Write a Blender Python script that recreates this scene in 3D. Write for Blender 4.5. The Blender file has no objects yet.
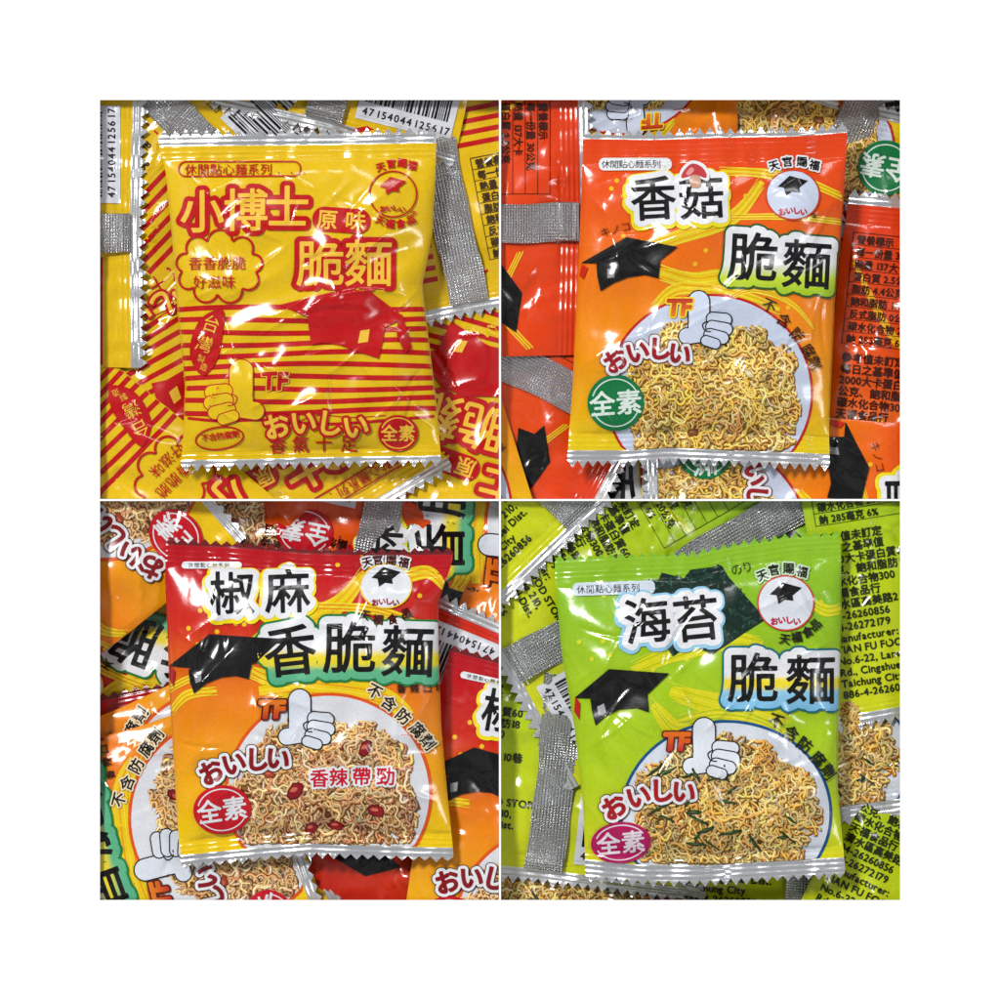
import bpy, math, random
import numpy as np
from mathutils import Vector
from mathutils.geometry import tessellate_polygon

# ----------------------------------------------------------------------------
# units: everything is laid out in millimetre-like "px" (1 px = 0.4 mm), y down
# ----------------------------------------------------------------------------
S = 0.0004
D = 5000.0                       # camera height in px
scene = bpy.context.scene
COL = scene.collection
RND = random.Random(7)

def lin(c):
    c = np.asarray(c, float) / 255.0
    return np.where(c <= 0.04045, c / 12.92, ((c + 0.055) / 1.055) ** 2.4)

def K(r, g, b, k=0.77):
    return lin((r, g, b)) * k

# ---------------------------------------------------------------- triangles
# soups are arrays (N,3,6): x, y, r, g, b, dz
def pack(P, col, dz=0.0):
    P = np.asarray(P, float)
    if len(P) == 0:
        return np.zeros((0, 3, 6))
    out = np.zeros((len(P), 3, 6))
    out[:, :, :2] = P
    if callable(col):
        out[:, :, 2:5] = col(P[:, :, 0], P[:, :, 1])
    else:
        out[:, :, 2:5] = np.asarray(col)
    out[:, :, 5] = dz
    return out

def clip(A, f):
    """keep the part of every triangle where f <= 0 (f given per corner)"""
    ins = f <= 0
    n = ins.sum(1)
    res = [A[n == 3]]
    for cnt in (1, 2):
        m = n == cnt
        if not m.any():
            continue
        a, g, i = A[m], f[m], ins[m]
        odd = np.argmax(i if cnt == 1 else ~i, axis=1)
        r = np.arange(len(a))
        p0, p1, p2 = a[r, odd], a[r, (odd + 1) % 3], a[r, (odd + 2) % 3]
        g0, g1, g2 = g[r, odd], g[r, (odd + 1) % 3], g[r, (odd + 2) % 3]
        t1 = (g0 / (g0 - g1))[:, None]; t2 = (g0 / (g0 - g2))[:, None]
        q1 = p0 + (p1 - p0) * t1; q2 = p0 + (p2 - p0) * t2
        if cnt == 1:
            res.append(np.stack([p0, q1, q2], 1))
        else:
            res.append(np.stack([q1, p1, p2], 1)); res.append(np.stack([q1, p2, q2], 1))
    return np.concatenate(res) if res else A

def subdiv(A, L):
    done = []
    for _ in range(40):
        if len(A) == 0:
            break
        e = np.stack([np.hypot(*(A[:, (i + 1) % 3, :2] - A[:, i, :2]).T) for i in range(3)], 1)
        big = e.max(1) > L
        done.append(A[~big]); A = A[big]; e = e[big]
        if len(A) == 0:
            break
        k = e.argmax(1); r = np.arange(len(A))
        p, q, s = A[r, k], A[r, (k + 1) % 3], A[r, (k + 2) % 3]
        m = (p + q) / 2
        A = np.concatenate([np.stack([p, m, s], 1), np.stack([m, q, s], 1)])
    return np.concatenate(done) if done else A

def poly_tris(pts, L=5.0):
    t = tessellate_polygon([[Vector((x, y, 0)) for x, y in pts]])
    P = np.array(pts, float)
    return subdiv(P[np.array(t)], L) if t else np.zeros((0, 3, 2))

def ellipse_pts(cx, cy, rx, ry, rot=0, n=48, a0=0, a1=360):
    a = np.radians(np.linspace(a0, a1, n, endpoint=(a1 - a0) < 360))
    x, y = rx * np.cos(a), ry * np.sin(a)
    c, s = math.cos(math.radians(rot)), math.sin(math.radians(rot))
    return np.stack([cx + x * c - y * s, cy + x * s + y * c], 1)

def round_rect(x0, y0, x1, y1, r, n=8):
    out = []
    for cx, cy, a in ((x1 - r, y0 + r, -90), (x1 - r, y1 - r, 0), (x0 + r, y1 - r, 90), (x0 + r, y0 + r, 180)):
        for k in range(n + 1):
            t = math.radians(a + 90 * k / n)
            out.append((cx + r * math.cos(t), cy + r * math.sin(t)))
    return np.array(out)

def rot_pts(P, cx, cy, deg):
    c, s = math.cos(math.radians(deg)), math.sin(math.radians(deg))
    P = np.asarray(P, float) - (cx, cy)
    return np.stack([cx + P[:, 0] * c - P[:, 1] * s, cy + P[:, 0] * s + P[:, 1] * c], 1)

def smooth_path(pts, n=8, closed=False):
    P = np.array(pts, float)
    N = len(P); out = []
    rng = range(N if closed else N - 1)
    for i in rng:
        g = (lambda j: P[j % N]) if closed else (lambda j: P[min(max(j, 0), N - 1)])
        p0, p1, p2, p3 = g(i - 1), g(i), g(i + 1), g(i + 2)
        for k in range(n):
            t = k / n
            out.append(.5 * (2 * p1 + (p2 - p0) * t + (2 * p0 - 5 * p1 + 4 * p2 - p3) * t * t + (3 * p1 - p0 - 3 * p2 + p3) * t ** 3))
    if not closed:
        out.append(P[-1])
    return np.array(out)

def ribbon(pts, w, closed=False, L=5.0):
    P = np.asarray(pts, float)
    w = np.broadcast_to(np.asarray(w, float), (len(P),))
    d = (np.roll(P, -1, 0) - np.roll(P, 1, 0)) if closed else np.gradient(P, axis=0)
    d /= np.maximum(np.hypot(d[:, 0], d[:, 1]), 1e-6)[:, None]
    nrm = np.stack([-d[:, 1], d[:, 0]], 1) * (w / 2)[:, None]
    a, b = P + nrm, P - nrm
    if closed:
        a, b = np.vstack([a, a[:1]]), np.vstack([b, b[:1]])
    t = np.concatenate([np.stack([a[:-1], b[:-1], b[1:]], 1), np.stack([a[:-1], b[1:], a[1:]], 1)])
    return subdiv(t, L)

# ---------------------------------------------------------------- lettering
_tc = bpy.data.curves.new('letter_source', 'FONT'); _tc.size = 1.0
_to = bpy.data.objects.new('letter_source', _tc); COL.objects.link(_to)
_glyph, _sdf, _fill = {}, {}, {}

def glyph(ch):
    if ch not in _glyph:
        _tc.body = ch; _tc.resolution_u = 3
        dg = bpy.context.evaluated_depsgraph_get(); dg.update()
        ob = _to.evaluated_get(dg); me = ob.to_mesh()
        V = np.array([v.co[:2] for v in me.vertices]).reshape(-1, 2)
        me.calc_loop_triangles()
        T = np.array([t.vertices[:] for t in me.loop_triangles], int).reshape(-1, 3)
        cnt = {}
        for t in T:
            for i in range(3):
                e = tuple(sorted((t[i], t[(i + 1) % 3]))); cnt[e] = cnt.get(e, 0) + 1
        E_ = np.array([e for e, c in cnt.items() if c == 1], int).reshape(-1, 2)
        ob.to_mesh_clear()
        _glyph[ch] = (V, T, E_)
    return _glyph[ch]

def sdf(ch, r):
    if (ch, r) in _sdf:
        return _sdf[ch, r]
    V, T, E_ = glyph(ch)
    x1 = max(1.0, V[:, 0].max())
    xs = np.arange(-0.28, x1 + .28 + 4 / r, 1 / r); ys = np.arange(-0.42, 1.16 + 4 / r, 1 / r)
    X, Y = np.meshgrid(xs, ys); P = np.stack([X.ravel(), Y.ravel()], 1)
    ins = np.zeros(len(P), bool)
    for t in T:
        a, b, c = V[t]
        lo, hi = V[t].min(0), V[t].max(0)
        k = np.nonzero((P[:, 0] >= lo[0]) & (P[:, 0] <= hi[0]) & (P[:, 1] >= lo[1]) & (P[:, 1] <= hi[1]))[0]
        if len(k) == 0:
            continue
        q = P[k]
        s1 = (b[0] - a[0]) * (q[:, 1] - a[1]) - (b[1] - a[1]) * (q[:, 0] - a[0])
        s2 = (c[0] - b[0]) * (q[:, 1] - b[1]) - (c[1] - b[1]) * (q[:, 0] - b[0])
        s3 = (a[0] - c[0]) * (q[:, 1] - c[1]) - (a[1] - c[1]) * (q[:, 0] - c[0])
        ins[k] |= ((s1 >= 0) & (s2 >= 0) & (s3 >= 0)) | ((s1 <= 0) & (s2 <= 0) & (s3 <= 0))
    d2 = np.full(len(P), 9.0)
    A, B = V[E_[:, 0]], V[E_[:, 1]]
    for a, b in zip(A, B):
        ab = b - a
        t = np.clip(((P - a) @ ab) / max(ab @ ab, 1e-12), 0, 1)
        q = P - a - t[:, None] * ab
        d2 = np.minimum(d2, (q * q).sum(1))
    f = np.sqrt(d2); f[ins] *= -1
    _sdf[ch, r] = (xs, ys, f.reshape(X.shape))
    return _sdf[ch, r]

def field_fill(xs, ys, f, B=2):
    ny, nx = f.shape
    ny, nx = (ny - 1) // B * B, (nx - 1) // B * B
    blk = np.zeros((ny // B, nx // B), bool); full = np.ones_like(blk)
    for i in range(B + 1):
        for j in range(B + 1):
            s = f[i:i + ny:B, j:j + nx:B][:ny // B, :nx // B]
            full &= s < 0; blk |= s < 0
    out = []
    I, J = np.nonzero(full)
    def quads(I, J, st):
        a = np.stack([xs[J], ys[I]], 1); b = np.stack([xs[J + st], ys[I]], 1)
        c = np.stack([xs[J + st], ys[I + st]], 1); d = np.stack([xs[J], ys[I + st]], 1)
        return a, b, c, d
    if len(I):
        a, b, c, d = quads(I * B, J * B, B)
        out += [np.stack([a, b, c], 1), np.stack([a, c, d], 1)]
    I, J = np.nonzero(blk & ~full)
    if len(I):
        I = (I[:, None] * B + np.repeat(np.arange(B), B)[None]).ravel()
        J = (J[:, None] * B + np.tile(np.arange(B), B)[None]).ravel()
        a, b, c, d = quads(I, J, 1)
        fa, fb, fc, fd = f[I, J], f[I, J + 1], f[I + 1, J + 1], f[I + 1, J]
        t = np.concatenate([np.stack([a, b, c], 1), np.stack([a, c, d], 1)])
        g = np.concatenate([np.stack([fa, fb, fc], 1), np.stack([fa, fc, fd], 1)])
        m = (g <= 0).any(1)
        out.append(clip(t[m], g[m]))
    return np.concatenate(out) if out else np.zeros((0, 3, 2))

def glyph_fill(ch, size, thr):
    r = 64 if size > 34 else 40 if size > 19 else 26 if size > 11 else 18
    key = (ch, r, thr)
    if key not in _fill:
        xs, ys, f = sdf(ch, r)
        _fill[key] = field_fill(xs, ys, f - thr, 4 if r == 64 else 2)
    return _fill[key]

def wide(ch):
    return ord(ch) > 0x2e00

def advance(ch):
    if ch == ' ':
        return .3
    if wide(ch):
        return 1.0
    return float(glyph(ch)[0][:, 0].max()) + .07

class Art:
    """the print of one packet design, part by part"""
    def __init__(self):
        self.parts = {}
    def add(self, part, P, col, layer, dz=0.0):
        a = pack(P, col, layer * 0.3 + dz)
        if len(a):
            self.parts.setdefault(part, []).append(a)
    def poly(self, part, pts, col, layer, dz=0.0):
        self.add(part, poly_tris([tuple(p) for p in pts]), col, layer, dz)
    def line(self, part, pts, w, col, layer, dz=0.0, closed=False):
        self.add(part, ribbon(pts, w, closed), col, layer, dz)
    def char(self, part, ch, cx, cy, size, layers, rot=0, sx=1.0, shear=0.0, dz=0.0):
        """one character centred on (cx, cy); layers = [(growth, colour, layer)]"""
        if ch == ' ':
            return
        w = 1.0 if wide(ch) else float(glyph(ch)[0][:, 0].max())
        c, s = math.cos(math.radians(rot)), math.sin(math.radians(rot))
        for thr, col, lay in layers:
            t = glyph_fill(ch, size, thr)
            x = (t[..., 0] - w / 2) * sx; y = -(t[..., 1] - (.38 if wide(ch) else .36))
            x = x - shear * y
            x, y = x * size, y * size
            self.add(part, np.stack([cx + x * c - y * s, cy + x * s + y * c], -1), col, lay, dz)
    def text(self, part, s_, x, y, size, layers, rot=0, pitch=None, sx=1.0, shear=0.0):
        """left to right from (x, y), the middle of the first character's left side"""
        c, s = math.cos(math.radians(rot)), math.sin(math.radians(rot))
        u = 0.0
        for k, ch in enumerate(s_):
            ad = pitch if pitch else advance(ch) * size * sx
            w = (1.0 if wide(ch) else (float(glyph(ch)[0][:, 0].max()) if ch != ' ' else .3)) * size * sx
            m = u + (ad / 2 if pitch else w / 2)
            self.char(part, ch, x + m * c, y + m * s, size, layers, rot, sx, shear, dz=.004 * (k % 12))
            u += ad
    def spread(self, part, s_, pts, size, layers, rots, sx=1.0):
        for k, (ch, p) in enumerate(zip(s_, pts)):
            self.char(part, ch, p[0], p[1], size, layers, rots[k] if hasattr(rots, '__len__') else rots, sx, dz=.02 * k)

# ---------------------------------------------------------------- ink colours
WHITE = K(238, 240, 244); BLACK = K(20, 19, 20); RED = K(196, 18, 22); YEL = K(236, 196, 14)
CORE = K(246, 196, 62); DRED = K(150, 20, 28); GOLD = K(250, 214, 30); LIME = K(214, 222, 20)

def vgrad(stops):
    ys = [s[0] for s in stops]; cs = np.array([s[1] for s in stops])
    return lambda x, y: np.stack([np.interp(y, ys, cs[:, i]) for i in range(3)], -1)

def Z(off, pts):
    """enlargement coordinates (1000 = 420 px) to px"""
    return [(off[0] + x * .42, off[1] + y * .42) for x, y in pts]

def cap_art(A, off, board, skull, button, tassel, col, bcol, tcol):
    A.poly('cap_picture', Z(off, skull), col, 7)
    A.poly('cap_picture', Z(off, board), col, 7, .08)
    A.poly('cap_picture', Z(off, button), bcol, 8)
    if tassel:
        A.poly('cap_picture', Z(off, tassel), tcol, 7, .12)

def hand_art(A, cx, cy, s, fill, ink, mir=1, lw=1.3):
    ct, sn = math.cos(.2), math.sin(.2)
    s *= 1.1
    def turn(x, y):
        x *= 1.08
        return cx + (x * ct - y * sn) * s * mir, cy + (x * sn + y * ct) * s
    def cap_pts(a, b, r):
        (ax, ay), (bx, by) = turn(*a), turn(*b)
        r *= s
        ang = math.degrees(math.atan2(by - ay, bx - ax))
        return np.vstack([ellipse_pts(bx, by, r, r, ang, 14, -90, 90), ellipse_pts(ax, ay, r, r, ang, 14, 90, 270)])
    base = [((-.2, .02), (-.27, -.34), .2), ((-.12, .12), (.05, .16), .27), ((-.36, .38), (-.05, .26), .15)]
    fing = [((.04, -.06), (.27, -.09), .115), ((.06, .1), (.32, .09), .115), ((.05, .26), (.29, .27), .11), ((.0, .39), (.18, .41), .09)]
    for k, (a, b, r) in enumerate(base):
        A.poly('hand_picture', cap_pts(a, b, r + lw / s), ink, 7, .02 * k)
    for k, (a, b, r) in enumerate(base):
        A.poly('hand_picture', cap_pts(a, b, r), fill, 8, .02 * k)
    for k, (a, b, r) in enumerate(fing):
        A.poly('hand_picture', cap_pts(a, b, r + lw / s), ink, 8.6, .12 * k)
        A.poly('hand_picture', cap_pts(a, b, r), fill, 8.8, .12 * k)
    th = smooth_path([turn(x, y) for x, y in ((-.06, .02), (-.12, .1), (-.05, .2), (.06, .2))], 5)
    A.line('hand_picture', th, lw, ink, 9.8)

def noodles(A, cx, cy, rx, ry, ybot, cols, dark, n, seed, bits=(), top_flat=.0):
    """the printed photograph of crinkly fried noodles"""
    rnd = random.Random(seed)
    def inside(x, y):
        a = math.atan2(y - cy, x - cx)
        k = 1 + .05 * math.sin(5 * a + seed) + .04 * math.sin(11 * a)
        yy = (y - cy) if y < cy else (y - cy) * .62
        return ((x - cx) / (rx * k)) ** 2 + (yy / (ry * k)) ** 2 < 1 and y < ybot
    rim = [(cx + rx * .84 * math.cos(a) * (1 + .04 * math.sin(7 * a + seed)), min(ybot, cy + ry * .84 * math.sin(a) * (1 + .05 * math.sin(9 * a))))
           for a in np.linspace(0, 2 * math.pi, 60, endpoint=False)]
    A.poly('noodle_picture', rim, dark, 3)
    for k in range(n // 2):                       # broad patches of colour under the strands
        a, r = rnd.uniform(0, 6.28), math.sqrt(rnd.random())
        x, y = cx + rx * r * .9 * math.cos(a), cy + ry * r * .9 * math.sin(a)
        if not inside(x, y):
            continue
        c = np.array(rnd.choice(cols)) * rnd.uniform(.35, .9)
        e = ellipse_pts(x, y, rnd.uniform(3, 7), rnd.uniform(2, 5), rnd.uniform(0, 180), 9)
        e += np.array([[rnd.uniform(-1, 1), rnd.uniform(-1, 1)] for _ in e])
        e[:, 1] = np.minimum(e[:, 1], ybot)
        A.poly('noodle_picture', e, c, 3.05, .0003 * k)
    for k in range(n):
        a, r = rnd.uniform(0, 6.28), math.sqrt(rnd.random())
        x, y = cx + rx * r * math.cos(a), cy + ry * r * math.sin(a) * (1 if math.sin(a) < 0 else 1.25)
        h = rnd.gauss(1.0, .9) if rnd.random() < .7 else rnd.uniform(0, 6.28)
        st = 1.0
        N = int(rnd.uniform(18, 52)); wl = rnd.uniform(9, 17); am = rnd.uniform(.8, 2.6); ph = rnd.uniform(0, 6)
        curl = rnd.choice((0, 1, -1)) * rnd.uniform(.08, .26); bend = rnd.uniform(-.05, .05)
        pts = []; px, py = x, y
        for i in range(N):
            h += bend + curl * (.5 + .5 * math.sin(i * .25))
            px += math.cos(h) * st; py += math.sin(h) * st
            o = am * math.sin(i * st * 2 * math.pi / wl + ph)
            q = (px - math.sin(h) * o, py + math.cos(h) * o)
            if inside(*q):
                pts.append(q)
            elif len(pts) > 6:
                break
            else:
                pts = []
        if len(pts) < 7:
            continue
        w = rnd.uniform(1.5, 2.5)
        base = np.array(rnd.choice(cols)) * rnd.uniform(.42, 1.3) * np.array((1, rnd.uniform(.84, 1.04), rnd.uniform(.6, 1.05)))
        z = .001 * k
        pts = smooth_path(pts[::2], 2)
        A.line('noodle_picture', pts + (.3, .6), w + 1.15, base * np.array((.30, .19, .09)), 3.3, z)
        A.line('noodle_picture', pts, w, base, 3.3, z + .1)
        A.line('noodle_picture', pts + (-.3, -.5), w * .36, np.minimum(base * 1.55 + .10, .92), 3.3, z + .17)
    for k, (x, y, a, l, w, c, c2) in enumerate(bits):
        e = ellipse_pts(x, y, l, w, a, 12)
        e += np.array([[rnd.uniform(-.8, .8), rnd.uniform(-.8, .8)] for _ in e])
        A.poly('noodle_picture', e, np.array(c) * .45, 8.2, .02 * k)
        A.poly('noodle_picture', (e - (x, y)) * .82 + (x, y), c, 8.6, .02 * k)
        A.poly('noodle_picture', (e - (x, y)) * (.45, .28) + (x - l * .15, y - w * .2), c2, 9, .02 * k)

def swirls(A, paths, cols, part='swirl_print'):
    rnd = random.Random(3)
    for k, (pts, w) in enumerate(paths):
        P = smooth_path(pts, 10)
        n = len(P); t = np.linspace(0, 1, n)
        A.line(part, P, w * (.35 + .65 * np.sin(t * math.pi)) , cols[0], 1, .03 * k)
        for j in range(5):
            o = (j - 2) * w * .19
            A.line(part, P + (o * .3, o), .5 + .6 * rnd.random(), cols[1 + j % 2], 1.6, .02 * k)

def dots(A, pts, col, r=2.4):
    for p in pts:
        A.poly('dot_print', ellipse_pts(p[0], p[1], r, r, 0, 14), col, 1.4)

def badge(A, cx, cy, rx, ry, rot, col, tcol, size, sx=1.0):
    A.poly('round_badge', ellipse_pts(cx, cy, rx, ry, rot), col, 9.4)
    for a0, a1 in ((200, 335), (25, 160)):
        A.line('round_badge', ellipse_pts(cx, cy, rx * .84, ry * .84, rot, 24, a0, a1), 1.2, tcol, 10)
    c, s = math.cos(math.radians(rot)), math.sin(math.radians(rot))
    for k, ch in enumerate('全素'):
        u = (-.5, .5)[k] * size * sx * 1.02
        A.char('badge_lettering', ch, cx + u * c, cy + u * s, size, [(.02, tcol, 10.6)], rot, sx)

def emblem(A, cx, cy, r, ry, disc, ring, capc, redc, txt, up, low, rup, rlow, size, outline=None):
    if disc is not None:
        A.poly('round_emblem', ellipse_pts(cx, cy, r, ry), disc, 7)
    A.line('round_emblem', ellipse_pts(cx, cy, r, ry), 1.5, ring, 7.6, closed=True)
    k = r / 26
    b = [(-15, -8), (-3, -19), (15, -14), (4, -5)]
    A.poly('round_emblem', [(cx + x * k, cy + y * k) for x, y in b], capc, 8)
    A.poly('round_emblem', [(cx + x * k, cy + y * k) for x, y in ((-9, -8), (6, -7), (7, -2), (-1, -3), (-7, 1))], capc, 8, .05)
    for j, ch in enumerate('おいしい'):
        A.char('round_emblem', ch, cx + (-11 + 7 * j) * k, cy + (15 - abs(j - 1.5) * -1.2) * k, 7.5 * k, [(.05, redc, 8.6)], -8)
    lay = ([(.17, outline, 7)] if outline is not None else []) + [(.03, txt, 8)]
    A.spread('emblem_lettering', '天官賜福', up, size, lay, rup)
    if low:
        A.spread('emblem_lettering', '天福食品', low, size, [(.03, txt, 8)], rlow)

SUBPARTS = {'badge_lettering': 'round_badge', 'emblem_lettering': 'round_emblem', 'barcode_digits': 'barcode',
            'noodle_picture': 'plate_picture', 'pill_lettering': 'pill_label', 'cloud_lettering': 'cloud_label',
            'top_edge': 'top_seal', 'bottom_edge': 'bottom_seal', 'flavour_lettering': 'flavour_label',
            'table_lettering': 'nutrition_table'}

# ---------------------------------------------------------------- the designs
class Design:
    pass

def curve(pts, axis):
    p = np.array(pts, float)
    o = np.argsort(p[:, axis])
    return lambda v: np.interp(v, p[o, axis], p[o, 1 - axis])

def design_yellow():
    d = Design(); A = d.art = Art(); o = (90, 90)
    d.L = curve([(157, 140), (164, 172), (170, 235), (174, 292), (183, 384), (181, 440), (178, 466)], 1)
    d.R = curve([(434, 130), (433, 180), (430, 233), (420, 283), (427, 342), (434, 400), (439, 460)], 1)
    d.T = curve([(150, 145), (230, 144), (330, 143), (440, 141)], 0)
    d.B = curve([(170, 458), (240, 457), (320, 455), (445, 453)], 0)
    d.seal = (13, 8); d.foil = (9, 4); d.pitch = 10.5; d.tooth = 7
    d.film = vgrad([(130, K(238, 196, 20)), (460, K(232, 192, 12))])
    d.edge_col = None
    A_ = A
    for i in range(10):
        y = 307 + 11.4 * i
        A.add('stripe_print', ribbon([(x, y + 2 * math.sin(x * .02 + i) - (x - 300) * .012) for x in np.linspace(172 + i, 436, 40)], 5.1), RED, 1)
    A.line('stripe_print', smooth_path([(186, 416), (220, 419), (260, 418), (330, 422), (432, 414)], 8), 3, RED, 1, .1)
    A.line('pill_label', round_rect(177, 160, 299, 175, 7.4), 1.5, RED, 6, closed=True)
    A.text('pill_lettering', '休閒點心麵系列...', 183, 168, 12.4, [(.005, RED, 7)], pitch=12.8 * .98)
    for ch, x, y in (('小', 201, 210), ('博', 245, 209), ('士', 286, 206)):
        A.char('title_lettering', ch, x, y, 45, [(.125, RED, 6), (.015, CORE, 7)])
    for ch, x, y in (('脆', 319, 262), ('麵', 367, 262)):
        A.char('title_lettering', ch, x, y, 49, [(.12, RED, 6), (.012, CORE, 7)])
    A.poly('flavour_label', rot_pts(round_rect(311, 207, 369, 232, 12), 340, 219, 4), RED, 6)
    for ch, x in (('原', 326), ('味', 354)):
        A.char('flavour_lettering', ch, x, 219.5 + (x - 340) * .06, 21, [(.02, CORE, 7)], 4)
    cl = []
    for k in range(9):
        a = 2 * math.pi * k / 9 + .2
        cl.append((218 + 37 * math.cos(a), 266 + 26 * math.sin(a)))
    sc = []
    for k in range(9):
        p, q = np.array(cl[k]), np.array(cl[(k + 1) % 9]); m = (p + q) / 2
        r = np.hypot(*(q - p)) / 2; a0 = math.degrees(math.atan2(*(p - m)[::-1]))
        sc += [(m[0] + r * 1.02 * math.cos(math.radians(a0 + t)), m[1] + r * 1.02 * math.sin(math.radians(a0 + t))) for t in range(8, 180, 18)]
    A.line('cloud_label', np.array(sc), 2.3, RED, 6, closed=True)
    A.text('cloud_lettering', '香香脆脆', 187, 262, 14.5, [(.0, RED, 7)], pitch=14.6)
    A.text('cloud_lettering', '好滋味', 192, 281, 14.5, [(.0, RED, 7)], pitch=14.4)
    emblem(A, 391, 193, 23.5, 23, None, RED, RED, RED, RED,
           Z(o, [(687, 180), (712, 172), (738, 170), (762, 176)]), Z(o, [(687, 308), (710, 316), (735, 316), (759, 306)]),
           (-18, -6, 5, 14), (20, 8, -6, -20), 10)
    A.char('emblem_lettering', '®', 412, 212, 6, [(.02, RED, 8)])
    cap_art(A, o, [(448, 509), (610, 470), (665, 478), (745, 538), (690, 566), (600, 560), (530, 545)],
            [(515, 525), (700, 545), (694, 590), (684, 636), (640, 622), (590, 604), (550, 598), (524, 604), (518, 565)],
            [(640, 570), (662, 566), (658, 596), (634, 600)], [(738, 530), (748, 560), (762, 610), (745, 622), (726, 580), (728, 548)],
            RED, CORE, RED)
    for k, (ch, x) in enumerate((('T', 268), ('F', 281))):
        A.char('initials_lettering', ch, x, 379, 24, [(.08, CORE, 6), (.04, RED, 7)], -3, shear=.12)
    hand_art(A, 228, 392, 52, K(238, 200, 20), RED, -1, 1.1)
    A.spread('slogan_lettering', 'おいしい', [(275, 424), (302, 420), (328, 421), (354, 424)], 27, [(.12, RED, 9.4), (.03, CORE, 10)], (-14, -5, 8, -8))
    A.spread('slogan_lettering', '香氣十足', [(276, 443), (299, 442), (322, 441), (347, 441)], 18, [(.01, RED, 7)], 0)
    badge(A, 396, 431, 20, 18, 0, RED, CORE, 17)
    A.line('oval_label', ellipse_pts(218, 436, 24, 11, -7), 1.6, RED, 6, closed=True)
    A.text('oval_label', '不含防腐劑', 200, 436, 8, [(.02, RED, 7)], -7, pitch=7.6)
    A.poly('leaf_label', smooth_path(Z(o, [(298, 520), (318, 528), (312, 590), (300, 640), (268, 676), (240, 645), (236, 600), (258, 545)]), 5, True), RED, 6)
    A.spread('leaf_label', '台灣', Z(o, [(287, 553), (270, 600)]), 18, [(.0, CORE, 7)], 18)
    A.spread('leaf_label', '製造', Z(o, [(262, 635), (268, 655)]), 8, [(.0, CORE, 7)], 18)
    A.line('dot_print', smooth_path(Z(o, [(480, 790), (540, 770), (620, 775), (700, 770)]), 6), 1, RED, 1.5)
    return d

def common_front(A, o, txtcol):
    pass

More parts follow.
